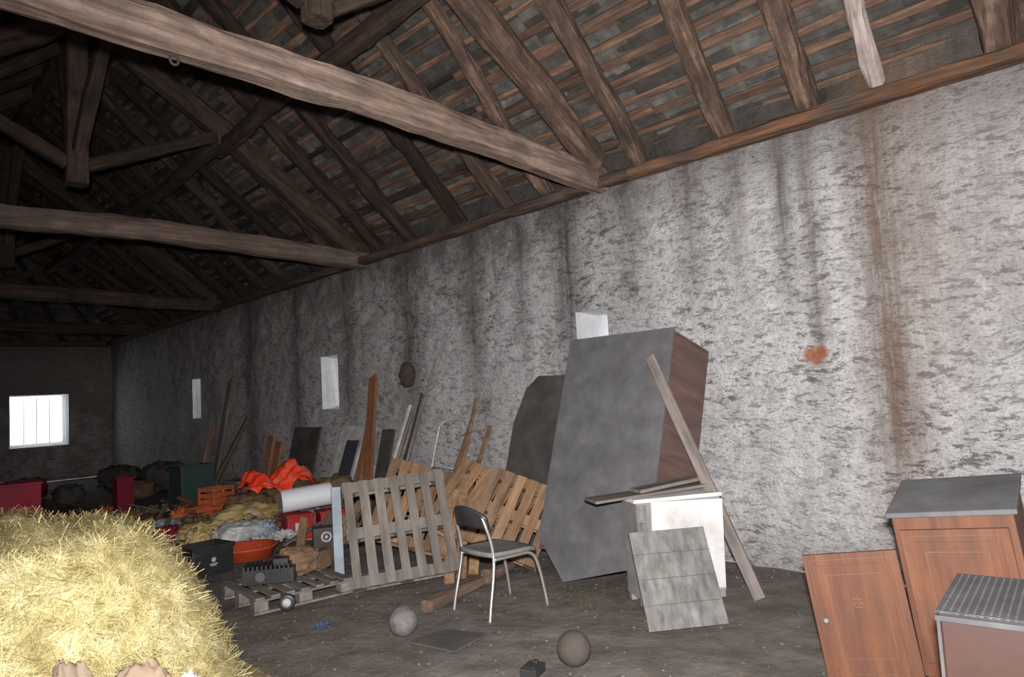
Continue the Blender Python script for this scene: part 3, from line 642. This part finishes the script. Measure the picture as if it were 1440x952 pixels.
v,f=lathe([(.02,.0),(.26,.0),(.29,.10),(.32,.11),(.32,.13),(.28,.125),(.25,.02),(.02,.018)],36)
top(mk("rubber_tub",v,f,m_tub,T(-2.56,7.85),smooth=True),"low orange-red rubber tub standing on the floor","tub")
mm=T(-3.18,5.95,.145,-35); e=empty("small_engine",mm,"black finned motor unit lying on flat pallet","motor")
P=[bx((.42,.20,.12),(0,0,.065))]+[bx((.018,.23,.15),(-.19+.036*i,0,.085)) for i in range(11)]+[bx((.12,.14,.06),(.1,0,.17))]
mk("body",*join(P),m_black,mm,e,bevel=.004)
v,f=lathe([(.01,-.02),(.04,-.02),(.04,.02),(.01,.02)],20)
mk("pulley",v,f,m_metal,mm@Matrix.Translation((-.05,-.14,.08))@Matrix.Rotation(math.pi/2,4,'X'),e,smooth=False)
R_=mm@Matrix.Translation((.20,-.42,-.075))@Matrix.Rotation(math.pi/2,4,'X')
v,f=lathe([(.04,-.02),(.062,-.022),(.067,-.01),(.067,.01),(.062,.022),(.04,.02)],24); q=mk("wheel",v,f,m_black,R_,e,smooth=True,label="small wheel with black tyre")
v,f=lathe([(.005,-.024),(.034,-.02),(.034,.02),(.005,.024)],24); mk("hub",v,f,m_sackw,R_,q,smooth=True,label="white plastic hub")
blob("brown_bag",T(-2.92,5.98,.145,-15),(.36,.26,.24),m_sackt,"slumped brown bag on the flat pallet","bag",21,.14,.8)
mm=T(-2.70,6.1,.145,-60)
e=top(mk("cardboard_box",*join([bx((.26,.2,.16),(.0,.0,.08)),bx((.26,.09,.006),(.0,-.14,.175),Matrix.Rotation(.5,3,'X'))]),m_sackt,mm,bevel=.002),"small open cardboard box on the flat pallet","box")
mm=T(-2.2,6.85,0,-25,0); e=empty("fan_heater",mm,"black box with round white rimmed fan","fan")
mk("housing",*join([bx((.24,.2,.34),(.03,0,.19)),bx((.2,.16,.02),(.03,0,.01))]),m_dark,mm,e,bevel=.02)
v,f=tube([(.045*math.cos(a)+.04,-.103,.27+.045*math.sin(a)) for a in [i*math.pi/12 for i in range(25)]],.009,8,1)
mk("rim",v,f,m_sackw,mm,e,smooth=True,label="white round rim")
v,f=lathe([(.002,.02),(.016,.012),(.022,0),(.002,0)],20); mk("hub",v,f,m_sackw,mm@Matrix.Translation((.04,-.102,.27))@Matrix.Rotation(math.pi/2,4,'X'),e,smooth=True)
top(box("pale_blue_panel",T(-2.38,6.2,0,-25,-6),(.09,.05,.82),(0,0,.41),m_paleblue),"tall narrow pale blue panel standing on end","panel")
for i in range(9):
    x=-1.85+wr.uniform(-.25,.3); y=7.35+wr.uniform(-.2,.3)
    o=beam("offcut",(x,y,.03),(x+wr.uniform(-.15,.35),y+wr.uniform(-.1,.35),wr.uniform(.35,.62)),.10,.03,m_palbrown if i%2 else m_oldlog,jit=.004,rnd=.1,nc=8,z=(-1,-.5,.3)); top(o,"short wooden board offcut leaning in the heap","board","board offcuts")
cols=[m_log,m_oldlog,m_palbrown,m_greywood,m_dark]
for i in range(50):
    x=-2.5+wr.uniform(-.7,1.3); y=8.0+wr.uniform(-1.2,4.5); a=wr.uniform(0,3.1); z=.02+.03*(i%3)
    if abs(x+2.5)<.6 and y<8.3: y+=.9
    o=beam("scrap_wood",(x,y,z),(x+.5*math.cos(a),y+.5*math.sin(a),z+.03+.14*(i%2)),wr.uniform(.04,.1),.025,cols[i%5],jit=.004,rnd=.15,nc=8); top(o,"short piece of scrap wood in the clutter","wood scrap","wood scraps on the floor")
pm=[m_sackw,m_sackt,m_paleblue,m_pink,m_sacky,m_sackt,m_sackw,m_oldlog,m_oplast]
for i in range(50):
    x=-2.1+wr.uniform(-.9,1.3); y=9.9+wr.uniform(-1.4,3.0); s=wr.uniform(.12,.26)
    blob("plastic_bag",T(x,y,0,wr.uniform(0,180)),(s*1.5,s,s*.9),pm[i%9],"small crumpled plastic bag in the clutter","plastic bag",60+i*2.3,.26,.7,3.5,"crumpled bags in the clutter")
def binn(x,y,w,d,h,mat,lab,cat,name,rz=0,gp=None,lid=False):
    mm=T(x,y,0,rz); e=empty(name,mm,lab,cat,gp)
    P=[]
    for s in (-1,1):
        P+=[bx((w,.02,h),(0,s*(d/2-.01),h/2)),bx((.02,d-.04,h),(s*(w/2-.01),0,h/2))]
    P+=[bx((w-.04,d-.04,.02),(0,0,.02))]
    mk("body",*join(P),mat,mm,e,bevel=.006)
    if lid: mk("lid",*join([bx((w+.03,d+.03,.03),(0,0,h+.01)),bx((w*.3,.03,.03),(0,0,h+.035))]),mat,mm,e,bevel=.006)
    else: mk("rim",*join([bx((w+.05,.04,.04),(0,s*d/2,h)) for s in(-1,1)]+[bx((.04,d-.04,.04),(s*w/2,0,h)) for s in(-1,1)]),mat,mm,e,bevel=.006)
binn(-1.5,12.5,.55,.5,.74,m_green,"dark green plastic bin near the wall","bin","green_bin",5)
binn(-2.25,13.6,.26,.3,.58,m_pink,"dull red plastic bin on the floor","bin","red_bin")
binn(-4.72,9.0,.85,.5,.98,m_pink,"crimson metal bin behind the hay","bin","red_metal_bin",-6,None,True)
e=empty("storage_chest",T(-.7,12.0,0,3),"old grey wooden chest by the wall","chest")
box("body",T(-.7,12.0,0,3),(.7,.5,.4),(0,0,.2),m_greywood,e); box("lid",T(-.7,12.0,0,3),(.74,.54,.05),(0,0,.426),m_greywood,e)
for i,(x,y,sx,sy,sz,mt,c) in enumerate(((-.7,16.5,.8,.7,.6,m_dark,"dark"),(-1.5,15.4,.6,.5,.35,m_sackt,"brown"),(-1.0,18.5,.9,.8,.5,m_dark,"dark"),(-2.6,15.8,.5,.5,.4,m_dark,"dark"),(-.6,11.2,.8,.6,.5,m_sackt,"brown"),(-2.9,18,.7,.6,.45,m_pink,"dull red"))):
    blob("sack",T(x,y,0,i*30),(sx,sy,sz),mt,c+" slumped sack near the end wall","sack",30+i,.14,.7,group=SG)

# ------------------------------------------------------------------ floor items
v,f=blobgeo((.2,.2,.2),.015,1,4,1); top(mk("ball",v,f,m_stone,T(-3.03,4.22,0),smooth=True),"dusty grey ball on the dirt floor","ball")
v,f=blobgeo((.2,.2,.2),.015,1,4,2); top(mk("ball",v,f,m_dirtball,T(-2.72,2.93,0),smooth=True),"dirt-coloured ball on the floor","ball")
v=[V(p) for p in((-3.12,4.03,.012),(-3.05,3.64,.012),(-2.69,3.73,.012),(-2.82,4.04,.012))]; v=v+[p+V((0,0,.014)) for p in v]
top(mk("floor_board",v,[(0,1,2,3),(7,6,5,4),(0,4,5,1),(1,5,6,2),(2,6,7,3),(3,7,4,0)],m_dark,bevel=.002),"thin dusty square board lying on floor","board")
o=beam("timber_log",(-2.62,4.50,.05),(-1.9,4.72,.05),.11,.09,m_oldlog,jit=.012,rnd=.4); top(o,"short dull brown log lying near the chair","log")
o=beam("timber_log",(-1.8,4.72,.07),(-1.45,4.85,.07),.14,.12,m_oldlog,jit=.012,rnd=.6); top(o,"short dull brown log lying by the pallets","log")
top(mk("small_device",*join([bx((.14,.1,.05),(0,0,.025)),bx((.05,.07,.006),(-.03,0,.053)),bx((.03,.03,.02),(.045,0,.055))]),m_black,T(-2.96,3.04,0,20),bevel=.005),"small black device lying on the floor","device")
cloth("blue_rag",-3.29,4.86,.12,.08,lambda u,v:-.02,m_blue,"small torn blue rag on the floor","rag",12)
for (x,y,s,rz,mt,lb,sd) in ((-5.30,2.9,(.17,.12,.765),20,m_paper,"crumpled beige paper sack beside the hay",3),(-5.05,2.97,(.24,.13,.68),-15,m_paper,"crumpled beige paper sack beside the hay",7),(-4.86,3.02,(.12,.10,.58),5,m_sackw,"crumpled white plastic sack beside the hay",11)):
    v,f=blobgeo(s,.06,.62,2.2,sd,64,40)
    top(mk("paper_sack" if mt is m_paper else "plastic_sack",v,f,mt,T(x,y,0,rz),smooth=True),lb,"sack")

# ------------------------------------------------------------------ hay heap
def HH(x,y):
    d=math.sqrt(((x+5.7)/1.62)**2+((y-4.5)/1.14)**2)
    return 1.08*max(0,1-d**5.6)**1.08 if d<1 else 0
def HN(x,y,h): return (.07*noise.noise(V((x*2.2,y*2.2,0)))+.09*noise.noise(V((x*5,y*5,4))))*min(1,h*4)
n=80; vs=[];fs=[]
for i in range(n+1):
    for j in range(n+1):
        x=-7.35+3.4*i/n; y=3.33+2.35*j/n; h=HH(x,y)
        z=h+HN(x,y,h)+(.03*noise.noise(V((x*14,y*14,3))) if h>.02 else 0)
        vs.append(V((x,y,max(-.004,z-.02))))
for i in range(n):
    for j in range(n):
        a=i*(n+1)+j; fs.append((a,a+n+1,a+n+2,a+1))
e=top(mk("hay_heap",vs,fs,m_hayb,smooth=True),"heap of loose pale yellow hay","hay")
hr=random.Random(11); vs=[];fs=[]
cnt=0
while cnt<105000:
    x=hr.uniform(-7.3,-4.0); y=hr.uniform(3.3,5.6); h=HH(x,y)
    if h<=.0:
        if hr.random()>.05: continue
    if y>4.9 and hr.random()<.6: continue
    if x<-6.6 and hr.random()<.5: continue
    ex=.04; gx=(HH(x+ex,y)-HH(x-ex,y))/(2*ex); gy=(HH(x,y+ex)-HH(x,y-ex))/(2*ex)
    slope=math.sqrt(gx*gx+gy*gy)
    if hr.random()>min(1,(.22+slope*.4)): continue
    nrm=V((-gx,-gy,1)).normalized()
    z=h+HN(x,y,h)
    p=V((x,y,z+hr.uniform(-.05,.03)*min(1,slope)-.008))
    fa=6.3*noise.noise(V((x*1.7,y*1.7,z*1.7)))*1.2
    t=V((math.cos(fa),math.sin(fa),.4*math.sin(fa*2)))*.6+V((hr.gauss(0,.8),hr.gauss(0,.8),hr.gauss(0,.8)))
    t=(t-nrm*t.dot(nrm)*.90).normalized()
    L=hr.uniform(.05,.20); w=hr.uniform(.0009,.0020); sd=t.cross(nrm).normalized()
    c=nrm*hr.uniform(-.01,.015)*L*4; k=len(vs)
    side=sd*L*hr.uniform(-.08,.08)
    out=.05 if hr.random()<.12 else .008
    pts=[p-t*L/2,p+c*.5+side,p+t*L/2+nrm*hr.uniform(-.01,out)]
    for q in pts:
        if q.z<.003: q.z=.003
        vs+= [q-sd*w,q+sd*w]
    fs+=[(k,k+1,k+3,k+2),(k+2,k+3,k+5,k+4)]; cnt+=1
o=mk("hay_strands",vs,fs,m_hay,Matrix(),e); o["kind"]="stuff"
vs=[];fs=[]
for i in range(6500):
    if i<1800: x=hr.gauss(-3.8,.5); y=hr.gauss(4.9,.7)
    elif i<2600: x=hr.gauss(-1.55,.35); y=hr.gauss(3.8,.3)
    else: x=hr.uniform(-4.5,-.2); y=hr.uniform(1.6,10)
    if x<-7 or x>-.1 : continue
    a=hr.uniform(0,6.3); L=hr.uniform(.01,.08)*(1 if i<2600 else .6); w=.0014; t=V((math.cos(a),math.sin(a),0)); s_=V((-t.y,t.x,0))*w; p=V((x,y,.012)); k=len(vs)
    vs+=[p-t*L/2-s_,p-t*L/2+s_,p+t*L/2+s_+V((0,0,.006)),p+t*L/2-s_+V((0,0,.006))]; fs.append((k,k+3,k+2,k+1))
o=mk("loose_straw",vs,fs,m_straw); top(o,"thin scattering of loose straw bits","straw"); o["kind"]="stuff"
P=[]
for i in range(2400):
    x=hr.uniform(-4.6,-.1); y=hr.uniform(1.5,11)
    if i%3==0: x=-abs(hr.gauss(0,.3))-.05
    s=hr.uniform(.005,.018); P.append(bx((s,s*hr.uniform(.6,1.4),s*.7),(x,y,s*.3),Matrix.Rotation(hr.uniform(0,3),3,'Z')@Matrix.Rotation(.3,3,'X')))
o=mk("rubble_grit",*join(P),m_grit); top(o,"small crumbs of fallen plaster and grit","grit"); o["kind"]="stuff"

# ------------------------------------------------------------------ light
w=bpy.data.worlds.new("world"); scn.world=w; w.use_nodes=True
w.node_tree.nodes['Background'].inputs[0].default_value=(.92,.96,1,1); w.node_tree.nodes['Background'].inputs[1].default_value=4.0
def spot(name,loc,target,energy,size,ang,blend,col):
    l=bpy.data.lights.new(name,'SPOT'); l.energy=energy; l.shadow_soft_size=size; l.spot_size=math.radians(ang); l.spot_blend=blend; l.color=col
    o=bpy.data.objects.new(name,l); COL.objects.link(o); o.location=loc
    o.rotation_euler=(V(target)-V(loc)).to_track_quat('-Z','Y').to_euler(); return o
spot("camera_flash",(-5.95,-.05,1.78),(-.9,3.9,1.85),2850,.05,122,1.0,(1,.97,.965))
l=bpy.data.lights.new("rear_fill_light",'AREA'); l.shape='RECTANGLE'; l.size=3; l.size_y=2.4; l.energy=80; l.color=(.9,.94,1)  # added soft fill lamp behind the camera; the back wall has no opening
o=bpy.data.objects.new("rear_fill_light",l); COL.objects.link(o); o.location=(-4.6,-2.3,1.6); o.rotation_euler=(math.radians(90),0,0)
